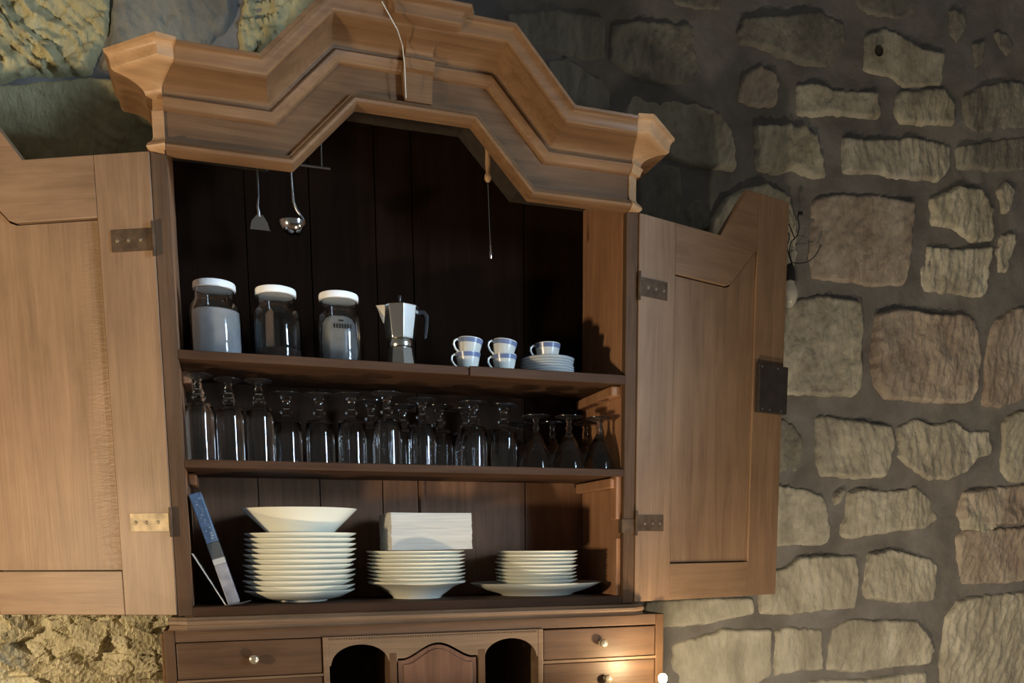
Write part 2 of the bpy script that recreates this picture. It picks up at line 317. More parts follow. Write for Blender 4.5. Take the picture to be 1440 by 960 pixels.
ST = [
 (Q(960,0,3,[(240,110),(250,175),(380,200),(520,258),(655,280),(700,200),(700,80),(600,30),(400,55),(260,60)]),3,.9),
 (Q(960,0,3,[(740,-60),(740,10),(790,50),(930,78),(1000,40),(1020,-60)]),3,.6),
 (Q(960,0,3,[(782,140),(860,108),(950,150),(1010,190),(1115,215),(1110,352),(950,362),(890,320),(766,290)]),0,.5),
 (Q(960,0,3,[(925,372),(1020,366),(1115,362),(1165,425),(1165,520),(1040,520),(930,515),(905,450)]),0,1),
 (Q(960,0,3,[(495,345),(560,338),(650,365),(835,380),(845,490),(830,497),(740,485),(640,470),(560,478),(500,470)]),0,1),
 (Q(960,0,3,[(240,380),(270,300),(340,260),(400,290),(420,340),(410,430),(340,440),(290,435),(240,420)]),2,1.2),
 (Q(960,0,3,[(310,520),(450,515),(520,520),(580,560),(600,650),(620,740),(560,745),(480,700),(400,725),(330,700)]),0,1.2),
 (Q(960,0,3,[(685,570),(760,580),(900,580),(950,570),(1050,580),(1150,600),(1150,700),(1100,760),(1050,750),(930,755),(840,735),(740,730),(690,725)]),1,1.1),
 (Q(1060,240,3,[(258,110),(350,92),(520,92),(692,125),(690,200),(675,320),(655,480),(480,482),(400,462),(255,452),(240,350),(248,200)]),2,1),
 (Q(1060,240,3,[(760,110),(880,60),(970,70),(1025,150),(1025,290),(930,300),(860,235),(770,222)]),0,1.2),
 (Q(1060,240,3,[(740,312),(900,325),(1015,315),(1000,520),(960,528),(850,515),(730,505),(720,440)]),1,1.4),
 (Q(1060,240,3,[(1040,80),(1080,35),(1118,70),(1090,170),(1060,180)]),1,1.2),
 (Q(1060,240,3,[(1060,260),(1110,260),(1118,310),(1085,422),(1050,420),(1030,330)]),1,1.2),
 (Q(1060,240,3,[(60,520),(200,530),(300,520),(460,545),(470,620),(455,780),(465,860),(445,948),(330,945),(60,945)]),1,1.2),
 (Q(1060,240,3,[(530,592),(650,575),(760,600),(930,600),(965,660),(978,780),(945,960),(930,975),(780,978),(570,960),(525,900),(515,780)]),2,1.2),
 ([(1390,500),(1400,455),(1430,430),(1480,430),(1480,550),(1410,574),(1388,568)],2,1.1),
 (Q(1060,520,3.43,[(305,230),(340,212),(450,230),(580,250),(682,268),(690,350),(660,500),(640,520),(500,520),(400,510),(340,515),(310,440)]),1,1.1),
 (Q(1060,520,3.43,[(705,268),(800,228),(870,262),(980,240),(1050,290),(1150,290),(1165,410),(1100,420),(1040,490),(960,528),(860,530),(800,500),(705,420)]),1,1.2),
 (Q(1060,520,3.43,[(0,260),(140,225),(190,240),(240,310),(262,420),(240,490),(120,495),(0,490)]),3,1.3),
 (Q(1060,520,3.43,[(1210,250),(1285,195),(1400,200),(1400,540),(1250,545),(1210,500)]),0,1),
 (Q(1060,520,3.43,[(0,560),(130,555),(250,568),(340,600),(370,650),(390,790),(370,840),(150,855),(0,850)]),1,1),
 (Q(1060,520,3.43,[(480,590),(530,570),(640,580),(740,575),(790,555),(880,620),(905,720),(850,765),(720,775),(600,790),(480,818),(430,790),(460,700)]),1,1.3),
 (Q(1060,520,3.43,[(400,595),(440,568),(462,575),(435,640),(408,650)]),1,1.),
 (Q(1060,520,3.43,[(1020,700),(1060,600),(1150,570),(1170,620),(1160,700),(1190,760),(1120,790),(1030,770)]),0,1.3),
 (Q(900,680,2.667,[(450,335),(560,310),(600,275),(720,268),(822,268),(832,400),(822,470),(720,475),(580,492),(455,492)]),1,.9),
 (Q(900,680,2.667,[(870,262),(960,245),(1100,280),(1132,305),(1115,440),(1000,450),(860,430),(850,380)]),1,1),
 (Q(900,680,2.667,[(1205,200),(1235,170),(1500,160),(1500,355),(1400,375),(1210,380)]),2,1.5),
 (Q(900,680,2.667,[(1225,30),(1330,10),(1500,0),(1500,150),(1240,158),(1205,110)]),2,1.4),
 (Q(900,680,2.667,[(1155,500),(1200,440),(1300,415),(1500,400),(1500,760),(1140,760),(1140,620)]),1,1.4),
 (Q(900,680,2.667,[(730,540),(800,505),(900,510),(1040,510),(1080,560),(1110,620),(1090,680),(960,690),(820,712),(708,700)]),1,1.),
 (Q(900,680,2.667,[(515,550),(560,535),(690,545),(697,700),(600,705),(510,722)]),1,.8),
 (Q(900,680,2.667,[(130,600),(320,545),(500,545),(500,725),(430,760),(120,800)]),1,.6),
 (Q(900,680,2.667,[(20,440),(180,430),(432,425),(437,490),(240,530),(20,545)]),1,.6),
 (Q(900,680,2.667,[(640,745),(700,735),(860,735),(1000,712),(1085,705),(1095,790),(640,800)]),1,1),
 (Q(740,0,2.909,[(420,430),(450,372),(500,405),(620,400),(720,420),(800,450),(850,520),(872,685),(830,690),(700,682),(600,640),(400,560)]),0,1.3),
 (Q(740,0,2.909,[(90,235),(180,222),(260,280),(320,310),(357,380),(350,450),(180,450),(90,340)]),3,.6),
 (Q(740,0,2.909,[(360,90),(470,68),(600,80),(698,90),(700,180),(745,350),(640,347),(480,322),(350,235)]),3,1.3),
 (Q(740,0,2.909,[(600,-30),(620,12),(730,38),(808,30),(812,-30)]),3,1),
 (Q(740,0,2.909,[(-80,40),(120,20),(330,60),(335,230),(240,235),(110,205),(-30,150)]),3,1),
 (Q(740,0,2.909,[(460,640),(640,670),(650,760),(640,930),(460,930)]),3,1),
 (Q(740,0,2.909,[(665,850),(690,810),(760,800),(770,930),(680,950)]),3,1),
 ([(1000,310),(1025,275),(1050,262),(1080,255),(1113,275),(1122,310),(1124,360),(1118,400),(1000,400)],0,1.),
 (Q(1060,0,3.2,[(900,30),(960,40),(975,110),(930,190),(905,150)]),3,1),
 (Q(1060,0,3.2,[(1000,180),(1060,170),(1050,270),(1015,290)]),3,1),
 (Q(1060,0,3.2,[(1095,130),(1160,128),(1190,200),(1165,240),(1120,190)]),3,1.2),
 (Q(1060,0,3.2,[(960,420),(1030,380),(1180,350),(1300,380),(1300,560),(1010,590),(970,540)]),3,1),
 (Q(1060,0,3.2,[(930,650),(1080,620),(1250,600),(1250,760),(1080,760),(940,750)]),3,.8),
]
for poly, mi, rg in ST: stone(poly, STONE[mi], rough=rg, ang=random.uniform(-.45, .3), tool=random.uniform(.35, 1.0), proud=random.uniform(.012, .019) if mi != 3 else .010)
# a drilled hole in the upper block
hc = at(960+825/3, 72, WY-.033)
MB().lathe([(0, 0), (.014, 0), (.017, .004)], 20).build('drill_hole', plain('hole_shadowed_stone', (.04, .035, .03), .9), wall).location = hc
bpy.data.objects['drill_hole'].rotation_euler = (math.pi/2, 0, 0)
# left of the cabinet: big pick-dressed blocks above the door, rubble below it
LST = [([(-60,-60),(152,-60),(153,20),(146,55),(133,84),(127,100),(60,104),(-60,116)], 4, 1.8, -.75),
       ([(-60,122),(60,110),(140,106),(200,110),(235,160),(240,260),(-60,300)], 4, .35, -.3),
       ([(160,-60),(322,-60),(326,30),(300,52),(260,90),(200,100),(140,92),(152,50)], 3, .9, .5),
       ([(334,44),(352,-60),(470,-60),(440,10),(400,60),(375,90),(340,78)], 4, 1.9, .35)]
for poly, mi, rg, an in LST: stone(poly, STONE[mi], rough=rg, proud=.022, ang=an, nseg=160, tool=1.2, edge=.016, st=.0048, chip=.030 if rg > 1 else .005)
rr = random.Random(3)
def rough_patch(x0, x1, z0, z1, st):
    nx, nz = int((x1-x0)/st), int((z1-z0)/st); vs = []
    for j in range(nz+1):
        for i in range(nx+1):
            x, z = x0+i*st, z0+j*st; h = 0
            for sc, am in ((13, .034), (27, .012)):
                P3 = Vector((x*sc+.25*noise.noise(Vector((x*22, 1, z*22))), z*sc*1.25+x*sc*.4, .3)); ds, ps = noise.voronoi(P3); c0 = ps[0]
                h += am*(.5*noise.cell(c0*7.3)+.9*(P3.x-c0.x)*(noise.cell(c0*3.1)-.5)-.9*(P3.y-c0.y)*(noise.cell(c0*5.7)))
            h += .003*noise.noise(Vector((x*120, 4, z*120)))
            ed = min(1, min(i, nx-i, j, nz-j)/4)
            vs.append((x, WY+.012-ed*(max(.028, .046+h)), z))
    fs = [(j*(nx+1)+i, j*(nx+1)+i+1, (j+1)*(nx+1)+i+1, (j+1)*(nx+1)+i) for j in range(nz) for i in range(nx)]
    return MB().add(vs, fs).build('rough_rubble_face', stonemat('rubble_limestone', (.34, .31, .21), (.56, .51, .36), (.70, .645, .47), 9), wall)
tag(rough_patch(-.62, -.02, -.52, .06, .0037), 'jagged ochre rubble surface under the left door')
# courses that carry on past the frame
for z, h in ((-1.15, .28), (-.82, .26), (-.5, .0), (-.28, .22), (.0, .2), (.27, .24), (.56, .25), (.87, .22), (1.15, .2), (1.42, .24), (1.72, .22), (2.0, .22)):
    if h == 0: h = .18
    for x, wd in ((2.98, .22), (3.24, .2)):
        if h: stone([(x, z), (x+wd, z), (x+wd, z+h), (x, z+h)], STONE[rr.choice((0, 1, 2))], world=True, nseg=40, st=.01)
    x = -1.7+rr.uniform(0, .15)
    while x < -.72:
        wd = min(rr.uniform(.2, .38), -.60-x)
        if wd > .1: stone([(x, z), (x+wd, z+rr.uniform(-.02, .02)), (x+wd, z+h), (x, z+h-rr.uniform(0, .03))], STONE[rr.choice((0, 0, 1, 3))], world=True, nseg=40, st=.01)
        x += wd+.035
for z in (1.52, 1.80, 2.06):
    x = -.56+rr.uniform(0, .1)
    while x < (1.15 if z < 1.7 else 2.1):
        wd = rr.uniform(.22, .4)
        if z > 1.47+.175*(x+wd+.37): stone([(x, z), (x+wd, z+rr.uniform(-.02, .02)), (x+wd, z+.21), (x+.02, z+.22)], STONE[rr.choice((0, 1, 3, 3))], world=True, nseg=40, st=.01)
        x += wd+.04

# ------------------------------------------------------------------ the cabinet
WI, SW, D = 1.09, .0322, .284
root = empty('secretary_cabinet', (.57, .14, -1.3))
tag(root, 'tall old wooden secretary cabinet with arched cornice and both doors open against the stone wall', 'cabinet')
def part(mb, name, mat, bevel=.0012, smooth=False, parent=None, label=None, kind=None):
    o = mb.build(name, mat, parent or root, smooth=smooth, bevel=bevel, world=True)
    if label: o['label'] = label
    if kind: o['kind'] = kind
    return o
# carcass
for s in (-1, 1):
    x = 0 if s < 0 else WI
    part(MB().box(x, x+s*.018, .02, .302, -.03, 1.09), 'side_panel', W_side, .001)
    part(MB().box(x, x+s*SW, -.002, .02, -.02, .99), 'stile', W_frame_z, .002)
part(MB().box(WI-.016, WI, .012, .05, .205, .334), 'cleat', W_side, .002, label='paler upright cleat on the right inner side')
part(MB().box(WI-.014, WI, .012, .045, .0, .155), 'cleat', W_side, .002)
part(MB().box(WI-.005, WI+SW, -.004, .02, .168, .205), 'hinge_leaf', HINGE, .001)
for z in (.573, .335):
    for x0, x1 in ((0, .02), (WI-.028, WI)):
        part(MB().box(x0, x1, .02 if x0 else .13, .27, z-.048, z-.0215), 'cleat', W_side, .004)
xs = [0, .165, .325, .495, .595, .91, WI]
for i, (a, b) in enumerate(zip(xs, xs[1:])):
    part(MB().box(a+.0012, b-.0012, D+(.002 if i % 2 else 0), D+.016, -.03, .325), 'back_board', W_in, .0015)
    part(MB().box(a+.0012, b-.0012, D+(.002 if i % 2 else 0), D+.016, .326, .563), 'back_board', W_in_half_shade, .0015)
    part(MB().box(a+.0012, b-.0012, D+(.002 if i % 2 else 0), D+.016, .564, 1.30), 'back_board', W_in_shade, .0015)
part(MB().box(.6, .612, D-.004, D+.002, 0, .335), 'back_batten', W_in, .001)
# shelves
def shelf(z, t, ya=.008):
    o = part(MB().box(.0, WI, ya, D, z-t, z), 'shelf', W_shelf, .001)
    return o
s1 = shelf(.573, .02)
part(MB().box(.0, .668, -.002, .008, .553, .573), 'shelf_edging', W_shelf, .002, parent=s1)
part(MB().box(.670, WI, -.006, .008, .551, .5745), 'shelf_edging', W_shelf, .002, parent=s1)
s2 = shelf(.335, .018)
part(MB().box(.0, WI, -.003, .008, .316, .335), 'shelf_edging', W_shelf, .002, parent=s2)
part(MB().box(0, WI, -.002, D, -.022, 0), 'floor_board', W_shelf, .002)
# arched roof board following the cornice
KA, KB, Z1, Z2, TT = .265, .408, .976, 1.124, math.tan(math.radians(23))
def path(t, xe=0.0):
    return [(xe, Z1+t), (KA-TT*t, Z1+t), (KB-TT*t, Z2+t), (WI-KB+TT*t, Z2+t), (WI-KA+TT*t, Z1+t), (WI-xe, Z1+t)]
o_, i_ = path(.118), path(.102)
mb = MB()
for k in range(5): mb.prism([i_[k], i_[k+1], o_[k+1], o_[k]], .004, .30)
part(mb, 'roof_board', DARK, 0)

# cornice: mouldings swept along the stepped arch
XE = lambda p: .038*max(0, min(1, (p-.03)/.11))
def sweep(prof, xe=None):
    mb = MB(); n = len(prof); vs = []
    for t, p in prof:
        for x, z in path(t, (XE(p) if xe is None else xe)): vs.append((x, -p, z))
    fs = []
    for j in range(n):
        j2 = (j+1) % n
        for k in range(5): fs.append((j*6+k, j*6+k+1, j2*6+k+1, j2*6+k))
    fs.append(tuple(j*6 for j in range(n))); fs.append(tuple(j*6+5 for j in range(n-1, -1, -1)))
    return mb.add(vs, fs)
def arc(t0, p0, t1, p1, n=8, up=True):   # quarter cove, upright at first and level at last
    r = []
    for k in range(n+1):
        a = math.pi/2*k/n
        r.append((t0+(t1-t0)*math.sin(a), p0+(p1-p0)*(1-math.cos(a))) if up else (t0+(t1-t0)*(1-math.cos(a)), p0+(p1-p0)*math.sin(a)))
    return r
BEAD = [(0, -.012), (0, .022), (.003, .030), (.008, .033), (.013, .030), (.016, .024), (.021, .022), (.023, .012), (.023, -.012)]
FRIE = [(.020, -.012), (.020, .010), (.084, .010), (.084, -.012)]
ASTR = [(.082, -.01), (.082, .016), (.086, .024), (.090, .026), (.094, .032), (.100, .034), (.105, .030), (.107, .024), (.107, -.01)]
COVE = [(.104, -.01), (.104, .022)]+arc(.108, .026, .129, .112, 9)+[(.132, .112), (.132, -.01)]
CROWN = [(.130, -.01), (.130, .118), (.133, .122)]+[(.135+.020*math.sin(math.pi/2*k/5), .123+.016*(1-math.cos(math.pi/2*k/5))) for k in range(6)]+[(.161, .140), (.161, -.01)]
corn = part(sweep(FRIE, 0), 'cornice', W_frieze, .0006, label='stepped arched cornice of layered mouldings')
part(sweep(BEAD, -.002), 'bead_moulding', W_corn, 0, 'soft', corn)
part(sweep(ASTR), 'astragal_moulding', W_corn, 0, 'soft', corn)
part(sweep(COVE), 'cove_moulding', W_corn, 0, 'soft', corn)
part(sweep(CROWN), 'crown_moulding', W_corn, 0, 'soft', corn)
# end caps: the mouldings turn a canted corner and run back along the side
LV = [(0, -.012), (0, .022), (.004, .030), (.008, .033), (.014, .029), (.018, .022), (.023, .014), (.030, .010), (.082, .010), (.084, .024), (.092, .028), (.1, .034), (.106, .026)]+arc(.108, .026, .131, .114, 9)+[(.134, .122)]+[(.136+.024*math.sin(math.pi/2*k/5), .124+.017*(1-math.cos(math.pi/2*k/5))) for k in range(6)]+[(.166, .143), (.166, 0)]
def plan(p, s):
    q = max(0, min(1, (p-.03)/.11))
    A = (.037*q+.0005, -p*.97-.001); B = (0, -p-.004)
    C = (-.018-p*.62, -p*.36); Dd = (-.018-p*.62, .13)
    pts = [A, B, C, Dd, (.0, .30) if False else (-.018, .30), (0.0005, -.0+.0)]
    return [(WI-x, y) if s > 0 else (x, y) for x, y in pts]
for s in (-1, 1):
    cant = MB(); ret = MB(); n = len(LV)
    rows = []
    for t, p in LV:
        if s < 0 and .083 < t < .107: p = .006+.006*noise.noise(Vector((t*900, 0, 0)))   # the astragal is broken off here
        A, B, C, Dd = plan(max(p, .002), s)[:4]; xi, xo = (-.0005, -.017) if s < 0 else (WI+.0005, WI+.017)
        rows.append([(*q, Z1+t) for q in (A, B, C, (xi, 0), Dd, (xo, .13), (xo, 0))])
    vs = [rw[k] for rw in rows for k in (0, 1, 2, 6, 3)]
    fs = [(j*5+k, j*5+(k+1) % 5, (j+1)*5+(k+1) % 5, (j+1)*5+k) for j in range(n-1) for k in (0, 1, 2, 4)]
    vs = [rw[k] for rw in rows for k in (0, 1, 2, 3)]
    fs = [(j*4+k, j*4+(k+1) % 4, (j+1)*4+(k+1) % 4, (j+1)*4+k) for j in range(n-1) for k in range(4)]+[(0, 1, 2, 3), tuple(4*(n-1)+k for k in range(4))]
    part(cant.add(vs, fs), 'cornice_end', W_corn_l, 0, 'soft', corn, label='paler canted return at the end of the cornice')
    vs = [rw[k] for rw in rows for k in (2, 4, 5, 6)]
    part(ret.add(vs, fs), 'cornice_return', W_corn, 0, 'soft', corn)  # darker wood than the cant, shade of the side run put into colour
# keystone in the middle of the arch
kc = WI/2+.005; vs, fs = [], []
KP = [(.021, .012)]+[(t, p) for t, p in LV if t > .03]
for t, p in KP:
    q = max(0, (p-.034)/.106); hw = .031+(.004 if .08 < t < .108 else 0)+.058*q**2; f = -p-.017-.006*q
    z = Z2+t
    vs += [(kc-hw-.012*q, -p+.006, z), (kc-hw, f, z), (kc+hw, f, z), (kc+hw+.012*q, -p+.006, z)]
n = len(KP)
for j in range(n-1):
    for k in range(4):
        k2 = (k+1) % 4; fs.append((j*4+k, j*4+k2, (j+1)*4+k2, (j+1)*4+k))
fs += [(0, 1, 2, 3), tuple(4*(n-1)+k for k in range(4))]
part(MB().add(vs, fs), 'keystone', W_corn, 0, 'soft', corn)
cw = [at(u, v, y) for u, v, y in ((537, 2, -.165), (548, 22, -.160), (559, 42, -.135), (566, 64, -.070), (569, 92, -.050), (571, 138, -.045))]
part(MB().tube(cw, .0012, 6), 'lit_edge_line', PAPER, 0, 'soft', corn, label='thin pale line standing for the lit left edge of the keystone')  # pale tube paints the light caught on the keystone's left edge

# doors
def door(s, a, pivot):
    pan = [(.1305, .087), (.4428, .087), (.4428, .960), (.3385, .8505), (.322, .845), (.1305, .846)]
    mb = MB().prism([(s*x, z) for x, z in pan], .006, .017)
    d = mb.build('door', W_panel if s < 0 else W_door_z, root)
    d.location = Vector(pivot)-root.location; d.rotation_euler = (0, 0, a*s)
    d['label'] = ('left' if s < 0 else 'right')+' cabinet door swung wide open, inner face showing'
    bk_ = MB().prism([(s*.12, .07), (s*.45, .07), (s*.45, .99), (s*.34, .88), (s*.12, .87)], .017, .0195).build('panel_backing', DARK, d)
    def sub(mb, name, mat, bevel=.0015, label=None, smooth=False):
        o = mb.build(name, mat, d, bevel=bevel, smooth=smooth)
        if label: o['label'] = label
        return o
    sub(MB().box(s*.0, s*.127, 0, .021, -.017, .977), 'stile', W_door_z)
    sub(MB().box(s*.444, s*.573, 0, .021, -.017, 1.117), 'stile', W_door_z)
    rail = [(.1275, .977), (.294, .977), (.398, 1.116), (.4435, 1.116), (.4435, .966), (.338, .855), (.322, .849), (.1275, .850)]
    sub(MB().prism([(s*x, z) for x, z in rail], 0, .021), 'top_rail', W_door_x)
    sub(MB().box(s*.1275, s*.4435, -.0005, .021, -.017, .084), 'bottom_rail', W_door_x)
    sub(MB().box(s*.132, s*.185, .0052, .007, .089, .842), 'panel_strip', W_door_z, .0005) if s > 0 else None
    for z0, z1 in ((.776, .822), (.173, .215)):
        h = sub(MB().box(s*.004, s*.098, -.0022, .0, z0, z1), 'hinge', HINGE if z0 > .5 or s > 0 else WORN, .0006)
        for x in (.03, .058, .084):
            m2 = MB().lathe([(0, .002), (.003, .0015), (.0045, 0)], 10)
            m2.v = [(s*x+a_, -.0022-c2, (z0+z1)/2+b_) for a_, b_, c2 in m2.v]
            sub(m2, 'nail', WORN, 0)
        sub(MB().tube([(s*-.002, -.004, z0-.012), (s*-.002, -.004, z1+.012)], .004, 10), 'hinge_pin', HINGE, 0, smooth=True)
    if s > 0:
        sub(MB().box(.452, .576, -.016, .0, .518, .654), 'lock_plate', plain('dark_lock_box', (.05, .042, .04), .4, .3, noise_amt=.2), .0015, 'dark box lock screwed to the door edge')
        for x, z in ((.462, .645), (.53, .645), (.468, .526), (.50, .526), (.55, .526)):
            m2 = MB().lathe([(0, .001), (.0022, .0008), (.003, 0)], 8); m2.v = [(x+a_, -.016-c2, z+b_) for a_, b_, c2 in m2.v]
            sub(m2, 'screw', STEEL, 0)
    return d
door(-1, .4419, (-SW-.003, -.004, 0))
door(1, .2698, (WI+SW+.004, -.004, 0))

# waist moulding between upper and lower case
wm = [(0, -.021), (-.030, -.021), (-.034, -.026), (-.040, -.029), (-.040, -.036), (-.034, -.040), (-.038, -.047), (-.044, -.050), (0, -.050)]
vs, fs = [], []; n = len(wm)
for y, z in wm:
    e = -y*.9
    vs += [(-.034-e*.55, .30, z), (-.034-e*.55, -.0+y*.55, z), (-.012, y-.012, z), (WI+.012, y-.012, z), (WI+.034+e*.55, y*.55, z), (WI+.034+e*.55, .30, z)]
for j in range(n):
    j2 = (j+1) % n
    for k in range(5): fs.append((j*6+k, j*6+k+1, j2*6+k+1, j2*6+k))
fs += [tuple(j*6 for j in range(n)), tuple(j*6+5 for j in range(n-1, -1, -1))]
part(MB().add(vs, fs), 'waist_moulding', W_mould, .0005, label='paler moulding between upper and lower case')

part(MB().prism([(.5745, -.0505), (.578, -.0205), (.5795, -.0205), (.5765, -.0505)], -.0446, -.03), 'crack', DARK, 0)
# lower case with pigeonholes
LX0, LX1, YF = -.066, 1.206, -.02
part(MB().box(LX0, LX0+.024, YF, .30, -.45, -.050), 'side_panel', W_frame_z, .002)
part(MB().box(LX1-.024, LX1, YF, .30, -.45, -.050), 'side_panel', W_frame_z, .002)
part(MB().box(LX0-.006, LX0, YF+.006, .30, -.45, -.058), 'edge_strip', W_corn, .001)
part(MB().box(LX0+.024, LX1-.024, YF+.002, .30, -.079, -.050), 'top_rail', W_frame_x, .0015)
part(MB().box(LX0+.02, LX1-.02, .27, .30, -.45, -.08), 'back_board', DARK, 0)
part(MB().box(LX0, LX1, -.38, .30, -.49, -.45), 'writing_ledge', W_frame_x, .003)
for x in (.289, .839): part(MB().box(x, x+.014, YF-.004, .27, -.45, -.079), 'divider', W_mould, .0015)
for x in (.449, .677): part(MB().box(x, x+.018, YF-.004, .27, -.45, -.125), 'divider', W_frame_z, .0015)
def drawer(x0, x1, z0, z1, kx=None):
    d = part(MB().box(x0, x1, YF+.002, .25, z0, z1), 'drawer', W_draw, .002)
    kx = kx or (x0+x1)/2; kz = (z0+z1)/2
    mb = MB().lathe([(0, .024), (.006, .0235), (.0105, .020), (.0115, .015), (.009, .010), (.0055, .007), (.0055, .003), (.009, 0), (0, 0)], 20)
    mb.v = [(kx+x, YF+.002-z, kz+y) for x, y, z in mb.v]
    part(mb, 'knob', KNOBM, 0, True, d)
drawer(-.040, .287, -.166, -.081, .129)
drawer(-.040, .287, -.27, -.174, .129); drawer(-.040, .287, -.44, -.278, .129)
drawer(.856, 1.180, -.163, -.083, 1.022); drawer(.856, 1.180, -.265, -.174, 1.036); drawer(.856, 1.180, -.44, -.273, 1.036)
for z in (-.170, -.274): part(MB().box(-.042, .289, YF-.002, .25, z-.003, z+.003), 'drawer_rail', W_mould, .001)
for z in (-.168, -.269): part(MB().box(.853, 1.182, YF-.002, .25, z-.004, z+.004), 'drawer_rail', W_mould, .001)
def lowedge(x):
    for c, h in ((.378, .070), (.764, .070)):
        if abs(x-c) < h: return -.148+.048*math.sqrt(max(0, 1-((x-c)/h)**2))
    d_ = abs(x-.572)
    if d_ < .103:
        return -.139+.036*(.5+.5*math.cos(math.pi*min(1, d_/.088)))**.8
    return -.150
xs = [.303+(.839-.303)*k/160 for k in range(161)]
vs = []
for x in xs:
    z = lowedge(x); vs += [(x, YF-.003, z), (x, YF-.003, -.0795), (x, YF+.012, -.0795), (x, YF+.012, z)]
fs = []
for k in range(160):
    for q in range(4): fs.append((k*4+q, k*4+(q+1) % 4, (k+1)*4+(q+1) % 4, (k+1)*4+q))
fs += [(0, 1, 2, 3), tuple(640+q for q in (3, 2, 1, 0))]
part(MB().add(vs, fs), 'arcade', wood('carved_wood', (.10, .065, .038), (.21, .14, .088), 'x', bump=1.0, rough=.55), 0, label='carved arcade plate over the pigeonholes')
mb = MB()
for k in range(88):
    x = .306+k*.00607; mb.lathe([(0, .0025), (.0017, .0018), (.0024, 0), (.0017, -.0018), (0, -.0025)], 6, (x, YF-.0035, -.0855))
part(mb, 'beading', W_mould, 0, True, kind='stuff')
dp = [(.472, -.44), (.674, -.44)]+[(.572+.101*(1-k/60*2), lowedge(.572+.101*(1-2*k/60))-.006) for k in range(61)]
cdoor = part(MB().prism(dp, YF+.003, YF+.016), 'pigeonhole_door', W_red, .001, label='reddish arched middle door of the lower case')
dq = [(.484, -.43), (.662, -.43)]+[(.573+.089*(1-k/60*2), lowedge(.572+.101*(1-2*k/60))-.016) for k in range(61)]
part(MB().prism(dq, YF+.000, YF+.004), 'raised_panel', W_red, .0015, parent=cdoor)
# desk under the writing ledge
part(MB().box(LX0+.02, LX1-.02, -.34, .29, -1.22, -.49), 'desk_body', W_frame_x, .003)
for k in range(3):
    part(MB().box(LX0+.05, LX1-.05, -.35, -.34, -1.18+k*.235, -.97+k*.235), 'drawer', W_draw, .003)
for x in (LX0+.06, LX1-.12):
    for y in (-.32, .2): part(MB().lathe([(0, 0), (.03, 0), (.042, .03), (.03, .08), (0, .08)], 20, (x+.03, y+.03, -1.3)), 'foot', W_frame_z, 0, True)

# ------------------------------------------------------------------ things on the shelves
PLATE = [(0, .003), (.060, .003), (.063, 0), (.068, 0), (.070, .004), (.104, .0095), (.138, .0262), (.1395, .029), (.137, .0295), (.100, .0150), (.066, .008), (0, .008)]
def plate_mesh(r, hs=1.):
    k = r/.1395
    return MB().lathe([(a*k, b*hs) for a, b in PLATE], 72)
def stack(n, x, y, z0, pitch, r, name, lab, cat, grp, hs=1., dx=0, mat=None):
    proto = None; ords = ['topmost', 'second from the top', 'third from the top', 'fourth from the top', 'fifth from the top', 'sixth from the top', 'fifth from the bottom', 'fourth from the bottom', 'third from the bottom', 'second from the bottom']
    for k in range(n):                       # k counts from the bottom
        if proto is None: o = plate_mesh(r, hs).build(name, mat or PORC, smooth=True); proto = o
        else: o = proto.copy(); COL.objects.link(o)
        o.location = (x+dx*k/n+random.uniform(-.003, .003), y+random.uniform(-.002, .002), z0+k*pitch)
        o.rotation_euler = (0, 0, random.uniform(0, 6))
        up = n-1-k; nm = ['topmost', 'second from the top', 'third from the top', 'fourth from the top', 'fifth from the top', 'sixth from the top', 'seventh from the top']
        dn = ['bottommost', 'second from the bottom', 'third from the bottom', 'fourth from the bottom', 'fifth from the bottom', 'sixth from the bottom']
        pos = nm[up] if up < n/2 else dn[k]
        tag(o, lab % pos, cat, grp)
    return proto
stack(12, .250, .141, .0005, .01285, .1385, 'dinner_plate', 'cream dinner plate, %s in the tall left stack under the bowl', 'plate', 'dinner plates in the tall left stack', dx=.012)
BOWL = [(0, .003), (.066, .003), (.068, 0), (.074, 0), (.0765, .004), (.141, .0665), (.1425, .0685), (.1395, .0685), (.073, .008), (0, .008)]
b = MB().lathe(BOWL, 72).build('serving_bowl', PORC, smooth=True); b.location = (.260, .141, .1625)
tag(b, 'wide cream conical bowl crowning the tall left plate stack', 'bowl')
sb = MB().lathe([(0, .004), (.055, .004), (.057, 0), (.063, 0), (.066, .006), (.1, .030), (.129, .0405), (.130, .0425), (.127, .043), (.097, .034), (.06, .010), (0, .009)], 72).build('soup_plate', PORC, smooth=True)
sb.location = (.556, .142, .0005); tag(sb, 'deep cream soup plate at the foot of the middle stack', 'plate')
stack(9, .556, .142, .0245, .0098, .130, 'plate', 'cream plate, %s in the middle stack under the napkins', 'plate', 'plates in the middle stack', hs=.75)
pl = MB().lathe([(0, .004), (.09, .004), (.093, 0), (.10, 0), (.106, .005), (.15, .017), (.187, .033), (.189, .035), (.186, .0355), (.143, .021), (.1, .010), (0, .009)], 80, sy=.72).build('oval_platter', PORC, smooth=True)
pl.location = (.895, .141, .0005); tag(pl, 'large oval cream platter under the right hand plate stack', 'platter')
stack(10, .893, .142, .0115, .0097, .1135, 'side_plate', 'small cream side plate, %s in the right stack on the platter', 'plate', 'side plates on the platter', hs=.8)

